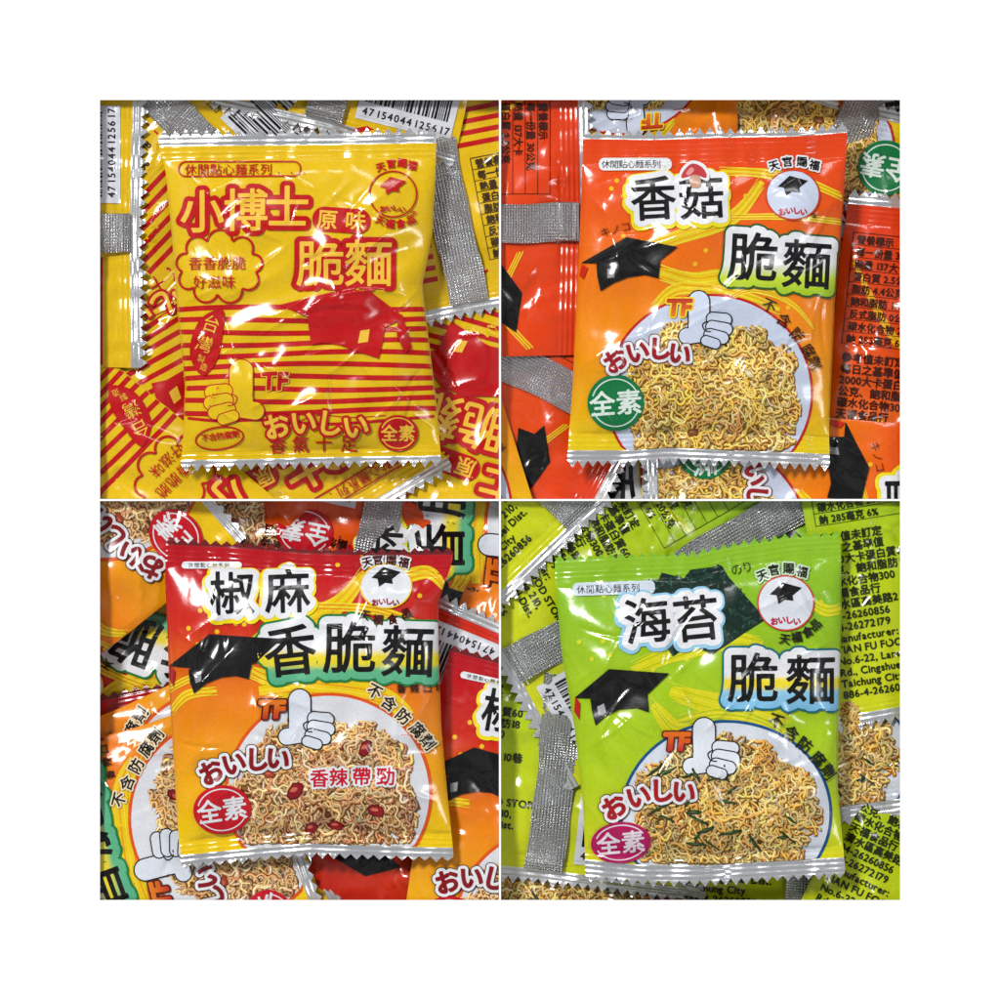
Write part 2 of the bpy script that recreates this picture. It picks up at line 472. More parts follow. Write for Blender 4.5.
def design_orange():
    d = Design(); A = d.art = Art(); o = (490, 90)
    d.L = curve([(580, 120), (580, 157), (576, 258), (570, 384), (565, 452)], 1)
    d.R = curve([(845, 120), (841, 195), (832, 300), (826, 426), (827, 460)], 1)
    d.T = curve([(570, 137), (650, 138), (720, 136), (790, 135), (850, 130)], 0)
    d.B = curve([(560, 448), (620, 448), (666, 445), (740, 448), (830, 452)], 0)
    d.seal = (24, 16); d.foil = (3, 10); d.pitch = 10; d.tooth = 7
    d.film = vgrad([(132, K(234, 66, 20)), (200, K(240, 86, 16)), (270, K(246, 122, 14)), (350, K(248, 152, 14)), (410, K(240, 178, 14)), (440, K(240, 208, 20))])
    d.edge_col = None
    swirls(A, [(Z(o, [(540, 190), (640, 195), (740, 215), (830, 250)]), 11), (Z(o, [(340, 380), (450, 345), (570, 300), (640, 215)]), 16),
               (Z(o, [(390, 430), (480, 455), (560, 450), (700, 480)]), 22), (Z(o, [(560, 300), (700, 300), (830, 310)]), 7),
               (Z(o, [(380, 520), (440, 470), (560, 480), (680, 520)]), 14), (Z(o, [(500, 540), (600, 475), (700, 500), (760, 560)]), 6)],
           [K(240, 205, 20), K(250, 232, 60), K(236, 150, 16)])
    dots(A, Z(o, [(295, 213), (310, 345), (325, 212), (282, 232), (352, 358), (480, 412), (505, 380), (580, 200), (600, 250), (760, 275), (700, 515), (350, 160), (470, 290), (310, 250)]), K(246, 190, 30))
    px, py, rx, ry = 706, 392, 101, 97
    keep = lambda pts: np.stack([np.maximum(pts[:, 0], d.L(pts[:, 1]) + 1.0), np.minimum(pts[:, 1], d.B(pts[:, 0]) - .4)], 1)
    A.poly('plate_picture', keep(ellipse_pts(px, py, rx + 2.6, ry + 2.6, 0, 90)), K(196, 30, 22), 2)
    A.poly('plate_picture', keep(ellipse_pts(px, py, rx, ry, 0, 90)), K(206, 216, 236), 2.5)
    Y1, Y2, Y3, Y4, Y5 = K(238, 204, 104), K(228, 176, 66), K(240, 220, 150), K(214, 156, 72), K(236, 192, 56)
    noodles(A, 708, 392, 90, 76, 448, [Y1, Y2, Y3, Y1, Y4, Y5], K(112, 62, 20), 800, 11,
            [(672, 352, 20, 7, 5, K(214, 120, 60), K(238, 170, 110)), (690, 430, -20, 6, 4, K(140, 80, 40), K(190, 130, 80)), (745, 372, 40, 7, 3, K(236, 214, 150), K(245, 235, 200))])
    A.poly('pill_label', round_rect(596, 156, 669, 169, 6), WHITE, 6)
    A.text('pill_lettering', '休閒點心麵系列...', 599, 162.5, 9.2, [(.0, BLACK, 7)], pitch=8.4)
    for ch, x, y in (('香', 650, 197), ('菇', 698, 196)):
        A.char('title_lettering', ch, x - .5, y + 1.5, 47, [(.19, K(244, 226, 30), 6)], -3)
        A.char('title_lettering', ch, x, y, 47, [(.135, WHITE, 7), (.014, BLACK, 8)], -3, dz=.02)
    A.poly('mushroom_picture', smooth_path([(676, 180), (678, 168), (688, 159), (700, 162), (706, 172), (704, 180), (692, 176)], 6, True), WHITE, 8.6)
    A.poly('mushroom_picture', smooth_path([(678.5, 177), (681, 169), (689, 162), (698, 165), (703, 172), (702, 177), (692, 174)], 6, True), K(196, 62, 66), 9)
    A.poly('mushroom_picture', smooth_path([(687, 175), (696, 175), (697, 186), (688, 186)], 5, True), K(206, 160, 136), 9.3)
    A.poly('mushroom_picture', smooth_path([(683, 172), (688, 166), (691, 169), (686, 174)], 5, True), K(232, 150, 150), 9.4)
    g = vgrad([(225, WHITE), (262, WHITE), (276, K(206, 226, 60)), (290, K(170, 206, 40))])
    for k, (ch, x, y) in enumerate((('脆', 749, 256), ('麵', 803, 263))):
        A.char('title_lettering', ch, x, y, 51, [(.19, K(40, 92, 42), 6.2), (.15, g, 7), (.014, BLACK, 8)], 3, dz=.03 * k)
    A.text('slogan_lettering', 'キノコ', 597, 232, 11, [(-.005, K(90, 30, 10), 7)], -14, pitch=10.5)
    cap_art(A, o, [(210, 408), (318, 348), (438, 372), (396, 404), (300, 412)],
            [(246, 408), (300, 404), (398, 400), (393, 446), (360, 438), (320, 444), (285, 458), (256, 476), (248, 440)],
            [(272, 424), (290, 420), (288, 444), (272, 446)], [(212, 410), (226, 420), (216, 446), (206, 438)], BLACK, K(150, 150, 156), K(214, 40, 26))
    tf = vgrad([(298, K(190, 40, 24)), (316, K(240, 130, 24))])
    for ch, x in (('T', 670), ('F', 682)):
        A.char('initials_lettering', ch, x, 306, 23, [(.12, GOLD, 9), (.05, tf, 10)], 0, shear=.12)
    hand_art(A, 706, 320, 46, K(214, 224, 244), BLACK)
    A.spread('slogan_lettering', 'おいしい', [(612, 359), (634, 350), (656, 347), (676, 352)], 24, [(.2, K(120, 16, 24), 9), (.165, WHITE, 10), (.045, K(160, 26, 36), 11.2)], (-30, -14, 2, 10))
    badge(A, 612.6, 400.8, 28, 28, -4, K(14, 122, 66), K(225, 240, 232), 26)
    A.spread('slogan_lettering', '不含防腐劑', Z(o, [(655, 510), (690, 545), (722, 580), (748, 617), (764, 645)]), 14.5, [(.01, K(60, 26, 10), 7)], (25, 35, 45, 58, 68))
    emblem(A, 789, 194, 26.5, 25, K(208, 218, 238), K(206, 60, 40), BLACK, K(196, 50, 70), BLACK,
           Z(o, [(668, 176), (700, 167), (735, 167), (765, 175)]), None, (-16, -6, 5, 14), None, 11, WHITE)
    A.char('emblem_lettering', '®', 810, 215, 6, [(.02, BLACK, 8)])
    return d

def design_chili():
    d = Design(); A = d.art = Art(); o = (90, 490)
    d.L = curve([(165, 530), (163, 574), (165, 616), (168, 700), (176, 826), (180, 866)], 1)
    d.R = curve([(452, 545), (449, 562), (436, 600), (437, 666), (439, 725), (445, 790), (451, 850)], 1)
    d.T = curve([(160, 542), (230, 545), (300, 551), (370, 553), (455, 552)], 0)
    d.B = curve([(175, 853), (240, 846), (308, 840), (380, 843), (455, 845)], 0)
    d.seal = (19, 14); d.foil = (2, 9); d.pitch = 11; d.tooth = 5
    d.film = vgrad([(540, K(186, 16, 30)), (575, K(200, 22, 28)), (625, K(214, 44, 22)), (670, K(236, 110, 18)), (720, K(246, 144, 18)), (790, K(248, 180, 14)), (830, K(250, 208, 10))])
    d.edge_col = K(120, 30, 34)
    swirls(A, [(Z(o, [(640, 160), (720, 200), (800, 190), (840, 230)]), 14), (Z(o, [(350, 390), (450, 320), (580, 270), (650, 190)]), 20),
               (Z(o, [(180, 470), (240, 440), (330, 420), (420, 450)]), 8), (Z(o, [(400, 470), (480, 460), (600, 470), (700, 490), (760, 530)]), 26),
               (Z(o, [(190, 520), (230, 480), (300, 470)]), 10), (Z(o, [(380, 420), (420, 440), (470, 450)]), 16), (Z(o, [(540, 270), (680, 280), (820, 330)]), 10)],
           [K(246, 206, 16), K(252, 232, 50), K(236, 140, 16)])
    dots(A, Z(o, [(260, 280), (300, 330), (232, 322), (345, 310), (345, 275), (365, 312), (350, 370), (585, 172), (780, 245), (255, 360), (700, 300)]), K(250, 200, 30))
    px, py, rx, ry = 327, 790, 100, 98
    keep = lambda pts: np.stack([np.maximum(pts[:, 0], d.L(pts[:, 1]) + 1.0), np.minimum(pts[:, 1], d.B(pts[:, 0]) - .4)], 1)
    A.poly('plate_picture', keep(ellipse_pts(px, py, rx + 3.4, ry + 3.2, 0, 90)), K(232, 88, 20), 2)
    A.poly('plate_picture', keep(ellipse_pts(px, py, rx, ry, 0, 90)), K(228, 230, 236), 2.5)
    N1, N2, N3, N4 = K(236, 194, 134), K(216, 160, 98), K(242, 214, 168), K(200, 132, 78)
    C1, C2 = K(150, 20, 28), K(220, 110, 90)
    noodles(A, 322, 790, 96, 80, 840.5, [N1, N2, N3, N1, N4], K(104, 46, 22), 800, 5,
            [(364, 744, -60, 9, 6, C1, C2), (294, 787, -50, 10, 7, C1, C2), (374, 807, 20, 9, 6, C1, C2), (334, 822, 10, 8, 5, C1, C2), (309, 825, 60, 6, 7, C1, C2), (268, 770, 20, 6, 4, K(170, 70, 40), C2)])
    A.poly('pill_label', round_rect(180, 559, 240, 566, 3.4), WHITE, 6)
    A.text('pill_lettering', '休閒點心麵系列', 186, 562.5, 5, [(.0, BLACK, 7)], pitch=6)
    for ch, x, y in (('椒', 231, 590), ('麻', 286, 588)):
        A.char('title_lettering', ch, x - .5, y + 1.5, 46, [(.19, K(250, 226, 20), 6)], -2)
        A.char('title_lettering', ch, x, y, 46, [(.135, WHITE, 7), (.014, BLACK, 8)], -2, dz=.02)
    g = vgrad([(610, WHITE), (645, WHITE), (652, K(250, 226, 40)), (662, K(236, 220, 60)), (666, K(104, 190, 140)), (680, K(90, 180, 140))])
    for k, (ch, x, y) in enumerate((('香', 289, 647), ('脆', 348, 644), ('麵', 406, 648))):
        A.char('title_lettering', ch, x, y, 54, [(.19, K(24, 128, 62), 6.2), (.15, g, 7), (.014, BLACK, 8)], (-6, 0, 2)[k], dz=.03 * k)
    A.text('slogan_lettering', '香辣口味', 393, 685, 9.5, [(.02, K(60, 24, 8), 7)], 0, pitch=13)
    cap_art(A, o, [(184, 412), (282, 336), (455, 346), (392, 404), (300, 420)],
            [(232, 420), (300, 400), (384, 402), (376, 442), (345, 434), (310, 438), (275, 452), (246, 476), (236, 450)],
            [(245, 432), (262, 424), (264, 446), (250, 452)], [(186, 410), (200, 424), (196, 462), (184, 440)], BLACK, K(150, 150, 156), K(180, 24, 30))
    tf = vgrad([(696, K(240, 130, 24)), (714, K(196, 50, 24))])
    for ch, x in (('T', 265), ('F', 278)):
        A.char('initials_lettering', ch, x, 705, 24, [(.13, K(90, 20, 16), 9), (.06, tf, 10)], 0, shear=.1)
    hand_art(A, 310, 717, 48, K(226, 232, 242), BLACK)
    A.spread('slogan_lettering', 'おいしい', [(210, 768), (233, 759), (256, 755), (277, 754)], 25, [(.2, K(70, 12, 18), 9), (.165, WHITE, 10), (.045, K(140, 18, 26), 11.2)], (-28, -14, 0, 8))
    badge(A, 221, 806, 29, 25, -8, K(206, 18, 36), WHITE, 25)
    A.spread('slogan_lettering', '香辣帶勁', [(318, 774), (337, 773), (360, 772), (384, 772)], 19, [(.13, WHITE, 9.4), (.02, K(206, 20, 50), 10)], 0)
    A.spread('slogan_lettering', '不含防腐劑', Z(o, [(674, 470), (708, 499), (742, 530), (775, 562), (800, 592)]), 15, [(.12, K(246, 226, 190), 6.6), (.02, BLACK, 7.4)], (28, 36, 42, 48, 54))
    emblem(A, 384, 583, 25.5, 22, K(232, 236, 242), K(250, 200, 40), BLACK, K(150, 30, 50), K(70, 16, 10),
           Z(o, [(655, 165), (680, 160), (712, 160), (742, 166)]), Z(o, [(650, 290), (682, 301), (716, 300), (748, 286)]), (-16, -6, 5, 14), (14, 5, -6, -18), 11, WHITE)
    return d

def design_green():
    d = Design(); A = d.art = Art(); o = (490, 490)
    d.L = curve([(552, 550), (553, 582), (559, 650), (572, 725), (581, 809), (583, 870)], 1)
    d.R = curve([(834, 525), (838, 545), (839, 616), (836, 700), (835, 784), (842, 865)], 1)
    d.T = curve([(545, 560), (620, 556), (692, 554), (730, 545), (790, 536), (840, 533)], 0)
    d.B = curve([(575, 856), (640, 862), (700, 862), (770, 858), (848, 854)], 0)
    d.seal = (22, 10); d.foil = (0, 15); d.pitch = 10; d.tooth = 6
    d.film = vgrad([(535, K(150, 200, 44)), (600, K(144, 196, 34)), (680, K(170, 208, 28)), (760, K(178, 212, 26)), (830, K(204, 218, 28)), (862, K(232, 220, 24))])
    d.edge_col = K(140, 196, 50)
    swirls(A, [(Z(o, [(330, 420), (430, 380), (560, 350), (640, 360)]), 20), (Z(o, [(420, 470), (520, 500), (620, 520), (700, 540)]), 26),
               (Z(o, [(740, 250), (790, 280), (830, 275)]), 12), (Z(o, [(440, 540), (540, 520), (640, 540), (720, 600)]), 12), (Z(o, [(380, 500), (430, 560), (480, 560)]), 18)],
           [K(226, 220, 18), K(240, 232, 60), K(170, 200, 20)])
    dots(A, Z(o, [(205, 355), (262, 352), (235, 395), (340, 372), (278, 385), (265, 245), (560, 395), (460, 395), (780, 260), (380, 420), (535, 345)]), K(220, 222, 40))
    px, py, rx, ry = 723, 811, 103, 92
    keep = lambda pts: np.stack([np.maximum(pts[:, 0], d.L(pts[:, 1]) + 1.0), np.minimum(pts[:, 1], d.B(pts[:, 0]) - .4)], 1)
    A.poly('plate_picture', keep(ellipse_pts(px, py, rx + 3, ry + 3, 0, 90)), K(16, 84, 140), 2)
    A.poly('plate_picture', keep(ellipse_pts(px, py, rx, ry, 0, 90)), K(222, 228, 238), 2.5)
    N = [K(234, 194, 98), K(210, 160, 70), K(236, 212, 140), K(232, 168, 56), K(204, 184, 108)]
    G1, G2 = K(42, 66, 30), K(92, 120, 60)
    rr = random.Random(4)
    bits = [(rr.uniform(650, 795), rr.uniform(762, 848), rr.uniform(-60, 60), rr.uniform(6, 12), rr.uniform(1, 1.8), G1, G2) for _ in range(26)]
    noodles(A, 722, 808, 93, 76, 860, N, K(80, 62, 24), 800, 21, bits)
    nori = Z(o, [(322, 236), (352, 214), (395, 206), (402, 190), (455, 204), (470, 184), (545, 174), (560, 200), (648, 300), (600, 330), (520, 384), (470, 360), (428, 388), (402, 352), (350, 330)])
    A.poly('seaweed_picture', nori, K(22, 44, 36), 3)
    tri = poly_tris(nori, 7)
    cen = tri.mean(1)
    for k in range(420):
        c = cen[rr.randrange(len(cen))]
        x, y = c[0] + rr.uniform(-1.5, 1.5), c[1] + rr.uniform(-1.5, 1.5); a = rr.uniform(0, 180); l = rr.uniform(1, 2.8)
        A.line('seaweed_picture', np.array([(x - l * math.cos(a), y - l * math.sin(a)), (x, y + rr.uniform(-.6, .6)), (x + l * math.cos(a), y + l * math.sin(a))]),
               rr.uniform(.5, 1.5), np.array(K(40, 78, 62)) * rr.uniform(.4, 1.7), 3.3, .0012 * k)
    A.poly('pill_label', rot_pts(round_rect(570, 579, 652, 592, 5), 610, 586, -2), K(214, 226, 240), 6)
    A.text('pill_lettering', '休閒點心麵系列...', 574, 587, 9, [(.0, BLACK, 7)], -2, pitch=9)
    for k, (ch, x, y) in enumerate((('海', 643, 618), ('苔', 692, 616))):
        A.char('title_lettering', ch, x, y, 48, [(.2, K(150, 206, 236), 6.2)], -6, dz=.03 * k)
        A.char('title_lettering', ch, x + .8, y - .8, 48, [(.14, WHITE, 7), (.014, BLACK, 8)], -6, dz=.02)
    g = vgrad([(640, WHITE), (672, WHITE), (676, K(246, 226, 40)), (684, K(240, 220, 60)), (688, K(150, 208, 240)), (705, K(130, 196, 236))])
    for k, (ch, x, y) in enumerate((('脆', 749, 674), ('麵', 807, 676))):
        A.char('title_lettering', ch, x, y, 52, [(.19, K(10, 110, 120), 6.2), (.15, g, 7), (.014, BLACK, 8)], 0, dz=.03 * k)
    A.text('slogan_lettering', 'のり', 728, 568, 12, [(.0, K(40, 70, 20), 7)], -14, pitch=11)
    cap_art(A, o, [(194, 488), (276, 418), (418, 428), (366, 478), (290, 488)],
            [(232, 490), (290, 474), (366, 474), (370, 520), (340, 510), (300, 514), (268, 530), (244, 552), (236, 520)],
            [(248, 508), (264, 500), (270, 522), (252, 530)], [(196, 484), (208, 500), (206, 540), (194, 520)], BLACK, K(170, 170, 176), K(196, 30, 26))
    tf = vgrad([(728, K(240, 120, 24)), (746, K(200, 40, 30))])
    for ch, x in (('T', 667), ('F', 680)):
        A.char('initials_lettering', ch, x, 737, 24, [(.12, K(100, 30, 20), 9), (.06, tf, 10)], 0, shear=.1)
    hand_art(A, 712, 746, 49, K(232, 238, 246), BLACK)
    A.spread('slogan_lettering', 'おいしい', [(611, 803), (635, 792), (658, 786), (680, 787)], 25, [(.2, K(90, 12, 18), 9), (.165, WHITE, 10), (.045, K(172, 20, 30), 11.2)], (-30, -14, -2, 6))
    badge(A, 618, 839, 30, 21, -6, K(182, 14, 92), K(240, 225, 235), 24)
    A.spread('slogan_lettering', '不含防腐劑', Z(o, [(672, 540), (708, 570), (740, 598), (772, 632), (797, 662)]), 15.5, [(.02, K(28, 34, 10), 7)], (18, 28, 38, 48, 58))
    emblem(A, 782, 600, 28, 27, K(226, 230, 238), K(206, 60, 50), BLACK, K(190, 40, 70), K(30, 36, 16),
           Z(o, [(640, 196), (668, 184), (703, 180), (735, 188)]), Z(o, [(692, 347), (720, 342), (746, 330), (765, 313)]), (-22, -10, 3, 14), (8, -8, -24, -38), 11.5, K(206, 230, 200))
    return d

def design_back(kind, coded=True):
    """the back of a packet, 270 x 335, with the foil fin seal down the middle"""
    d = Design(); A = d.art = Art()
    d.L = curve([(3, 0), (0, 60), (2, 180), (-1, 335)], 1); d.R = curve([(268, 0), (270, 90), (267, 200), (271, 335)], 1)
    d.T = curve([(0, 2), (135, 0), (270, 3)], 0); d.B = curve([(0, 335), (135, 333), (270, 336)], 0)
    d.seal = (20, 14); d.foil = (8, 9); d.pitch = 10; d.tooth = 7
    d.edge_col = None
    ink = BLACK
    if kind == 'yellow':
        d.film = vgrad([(0, K(238, 196, 20)), (335, K(232, 190, 12))])
        for i in range(25):
            y = 28 + 11.5 * i
            A.add('stripe_print', ribbon([(x, y) for x in np.linspace(2, 268 if i < (9 if coded else 14) else 110, 40)], 5), RED, 1)
        top = 172; ink = K(66, 44, 8)
    elif kind == 'orange':
        d.film = vgrad([(0, K(232, 62, 18)), (160, K(236, 84, 16)), (335, K(240, 132, 14))])
        swirls(A, [([(14, 60), (60, 130), (90, 150), (108, 220)], 10), ([(160, 150), (200, 130), (262, 140)], 12), ([(165, 60), (220, 80), (262, 50)], 8), ([(10, 240), (60, 220), (110, 260)], 9)],
               [K(244, 176, 22), K(250, 220, 50), K(236, 120, 16)])
        top = 36; ink = K(70, 22, 8)
    elif kind == 'chili':
        d.film = vgrad([(0, K(196, 22, 28)), (90, K(222, 62, 20)), (220, K(236, 90, 18)), (335, K(214, 40, 20))])
        top = 36; ink = K(50, 14, 8)
    else:
        d.film = vgrad([(0, K(140, 194, 40)), (110, K(170, 206, 28)), (335, K(214, 220, 24))])
        swirls(A, [([(14, 60), (60, 120), (108, 110)], 10), ([(160, 50), (220, 90), (262, 60)], 9)], [K(206, 214, 24), K(230, 226, 60), K(170, 200, 20)])
        top = 36; ink = K(34, 46, 8)
    rows = ['營養標示', '每一份量 30公克', '熱量 137大卡', '蛋白質 2.5公克', '脂肪 4.4公克', '飽和脂肪 1.7公克', '反式脂肪 0公克', '碳水化合物 20公克', '鈉 285毫克 6%']
    man = ['參考值未訂定', '每日之基準值', '2000大卡蛋白質60', '公克、飽和脂肪18', '碳水化合物300', '天福食品行', '清水區高美路210巷', '04-26260856', '04-26272179', 'Manufacturer:', 'TIAN FU FOOD STORE', 'No.6-22, Lane 210,', 'Rd., Cingshuei Dist.', 'Taichung City', '886-4-26260856']
    ing = ['品名脆麵成分麵粉', '棕櫚油鹽醬油調味', '粉保存期限一年', '有效日期標示於袋', '請勿直接曝曬於日']
    def table(x0, top, h, rows):
        n = len(rows)
        A.line('nutrition_table', np.array([(x0, top), (x0 + 96, top), (x0 + 96, top + h * n), (x0, top + h * n), (x0, top)]), .9, ink, 2)
        for i, r in enumerate(rows):
            A.text('table_lettering', r, x0 + 4, top + h * (i + .55), min(9.8, h * .82), [(.03, ink, 3)], sx=.95)
            if i:
                A.line('nutrition_table', np.array([(x0, top + h * i), (x0 + 96, top + h * i)]), .6, ink, 2, .05)
    def para(x0, top, lines, h, sz):
        for i, r in enumerate(lines):
            A.text('small_lettering', r, x0, top + h * i, sz, [(.03, ink, 3)], sx=1.0 if wide(r[0]) else .98)
    if kind == 'yellow':
        table(165, 138 if coded else 192, 11.5, rows); para(12, 178, man[:5], 12, 10.8)
        A.add('stripe_print', pack(poly_tris([(8, 170), (108, 170), (108, 240), (8, 240)]), K(236, 194, 16), .45)[..., :2], K(236, 194, 16), 1.5)
    else:
        table(11, 30, 12.5, rows); para(12, 156, man, 11.3, 10.6)
        para(164, 160, ing, 12.4, 10.8)
        pc = {'orange': BLACK, 'chili': BLACK, 'green': BLACK}[kind]
        A.poly('cap_picture', [(176, 80), (206, 58), (246, 64), (232, 84), (196, 88)], pc, 4)
        A.poly('cap_picture', [(188, 84), (234, 80), (232, 96), (210, 94), (190, 102)], pc, 4, .08)
        A.spread('slogan_lettering', 'おいしい', [(180, 138), (198, 132), (216, 130), (234, 132)], 19, [(.18, K(110, 14, 22), 4), (.15, WHITE, 4.6), (.04, K(160, 22, 32), 5.2)], (-18, -8, 0, 6))
        for ch, x in (('T', 236), ('F', 246)):
            A.char('initials_lettering', ch, x, 108, 16, [(.1, GOLD, 4), (.04, K(200, 60, 24), 5)], 0, shear=.1)
    if coded:
        by = 248
        A.poly('barcode', [(164, by), (262, by), (262, by + 76), (164, by + 76)], K(222, 224, 232), 4)
        rr = random.Random(17); x = 170
        while x < 256:
            w = rr.choice((.9, .9, 1.8, 2.6)); A.poly('barcode', [(x, by + 5), (x + w, by + 5), (x + w, by + 58), (x, by + 58)], BLACK, 5); x += w + rr.choice((1.1, 1.1, 2.2))
        A.text('barcode_digits', '4715404412561' + '7', 169, by + 67, 10.5, [(.02, BLACK, 5)], pitch=6.5)
    # the fin seal: a loose foil strip glued down the middle of the back
    d.fin = (116, 155)
    return d

DES = {}
def get_design(kind, side):
    k = (kind, side)
    if k not in DES:
        DES[k] = {'yellow': design_yellow, 'orange': design_orange, 'chili': design_chili, 'green': design_green}[kind]() if side == 'front' else design_back(kind, side == 'back')
        DES[k].merged = {p: np.concatenate(v) for p, v in DES[k].art.parts.items()}
    return DES[k]

# ---------------------------------------------------------------- materials
def new_mat(name):
    m = bpy.data.materials.new(name); m.use_nodes = True
    return m, m.node_tree.nodes, m.node_tree.links, m.node_tree.nodes['Principled BSDF']

def film_material():
    m, n, l, b = new_mat('printed_film')
    at = n.new('ShaderNodeAttribute'); at.attribute_name = 'ink'
    tc = n.new('ShaderNodeTexCoord')
    nz = n.new('ShaderNodeTexNoise'); nz.inputs['Scale'].default_value = 900; nz.inputs['Detail'].default_value = 3
    l.new(tc.outputs['Object'], nz.inputs['Vector'])
    mr = n.new('ShaderNodeMapRange'); mr.inputs['To Min'].default_value = .84; mr.inputs['To Max'].default_value = 1.1
    l.new(nz.outputs['Fac'], mr.inputs['Value'])
    mx = n.new('ShaderNodeVectorMath'); mx.operation = 'SCALE'
    l.new(at.outputs['Color'], mx.inputs[0]); l.new(mr.outputs['Result'], mx.inputs['Scale'])
    l.new(mx.outputs['Vector'], b.inputs['Base Color'])
    n2 = n.new('ShaderNodeTexNoise'); n2.inputs['Scale'].default_value = 70; n2.inputs['Detail'].default_value = 4
    l.new(tc.outputs['Object'], n2.inputs['Vector'])
    r = n.new('ShaderNodeMapRange'); r.inputs['To Min'].default_value = .10; r.inputs['To Max'].default_value = .24
    l.new(n2.outputs['Fac'], r.inputs['Value']); l.new(r.outputs['Result'], b.inputs['Roughness'])
    n3 = n.new('ShaderNodeTexNoise'); n3.inputs['Scale'].default_value = 230; n3.inputs['Detail'].default_value = 2
    l.new(tc.outputs['Object'], n3.inputs['Vector'])
    bp = n.new('ShaderNodeBump'); bp.inputs['Strength'].default_value = .2; bp.inputs['Distance'].default_value = .0004
    l.new(n3.outputs['Fac'], bp.inputs['Height']); l.new(bp.outputs['Normal'], b.inputs['Normal'])
    b.inputs['Specular IOR Level'].default_value = .5
    return m

def foil_material(name, knurl):
    m, n, l, b = new_mat(name)
    b.inputs['Metallic'].default_value = .84; b.inputs['Base Color'].default_value = (.76, .77, .79, 1)
    b.inputs['Roughness'].default_value = .24
    tc = n.new('ShaderNodeTexCoord'); uv = n.new('ShaderNodeUVMap'); uv.uv_map = 'sheet'
    nz = n.new('ShaderNodeTexNoise'); nz.inputs['Scale'].default_value = 160; nz.inputs['Detail'].default_value = 3
    l.new(tc.outputs['Object'], nz.inputs['Vector'])
    bp = n.new('ShaderNodeBump'); bp.inputs['Strength'].default_value = .35; bp.inputs['Distance'].default_value = .0008
    l.new(nz.outputs['Fac'], bp.inputs['Height'])
    nb = n.new('ShaderNodeTexNoise'); nb.inputs['Scale'].default_value = 55; nb.inputs['Detail'].default_value = 1
    l.new(tc.outputs['Object'], nb.inputs['Vector'])
    b0 = n.new('ShaderNodeBump'); b0.inputs['Strength'].default_value = .8; b0.inputs['Distance'].default_value = .004
    l.new(nb.outputs['Fac'], b0.inputs['Height']); l.new(b0.outputs['Normal'], bp.inputs['Normal'])
    last = bp
    if knurl:
        for ax in ('X', 'Y'):
            w = n.new('ShaderNodeTexWave'); w.bands_direction = ax; w.inputs['Scale'].default_value = .8 if ax == 'X' else .95
            l.new(uv.outputs['UV'], w.inputs['Vector'])
            b2 = n.new('ShaderNodeBump'); b2.inputs['Strength'].default_value = .65; b2.inputs['Distance'].default_value = .0012
            l.new(w.outputs['Fac'], b2.inputs['Height']); l.new(last.outputs['Normal'], b2.inputs['Normal']); last = b2
    l.new(last.outputs['Normal'], b.inputs['Normal'])
    return m

FILM = film_material(); FOIL = foil_material('crimped_foil', False); KNURL = foil_material('knurled_foil', True)

# ---------------------------------------------------------------- packets
QUAD = {'ul': (84, 84, 498.8, 498.8), 'ur': (501.2, 84, 916, 498.8), 'll': (84, 501.2, 498.8, 916), 'lr': (501.2, 501.2, 916, 916)}

PRINTS = ('stripe_print', 'swirl_print', 'dot_print')

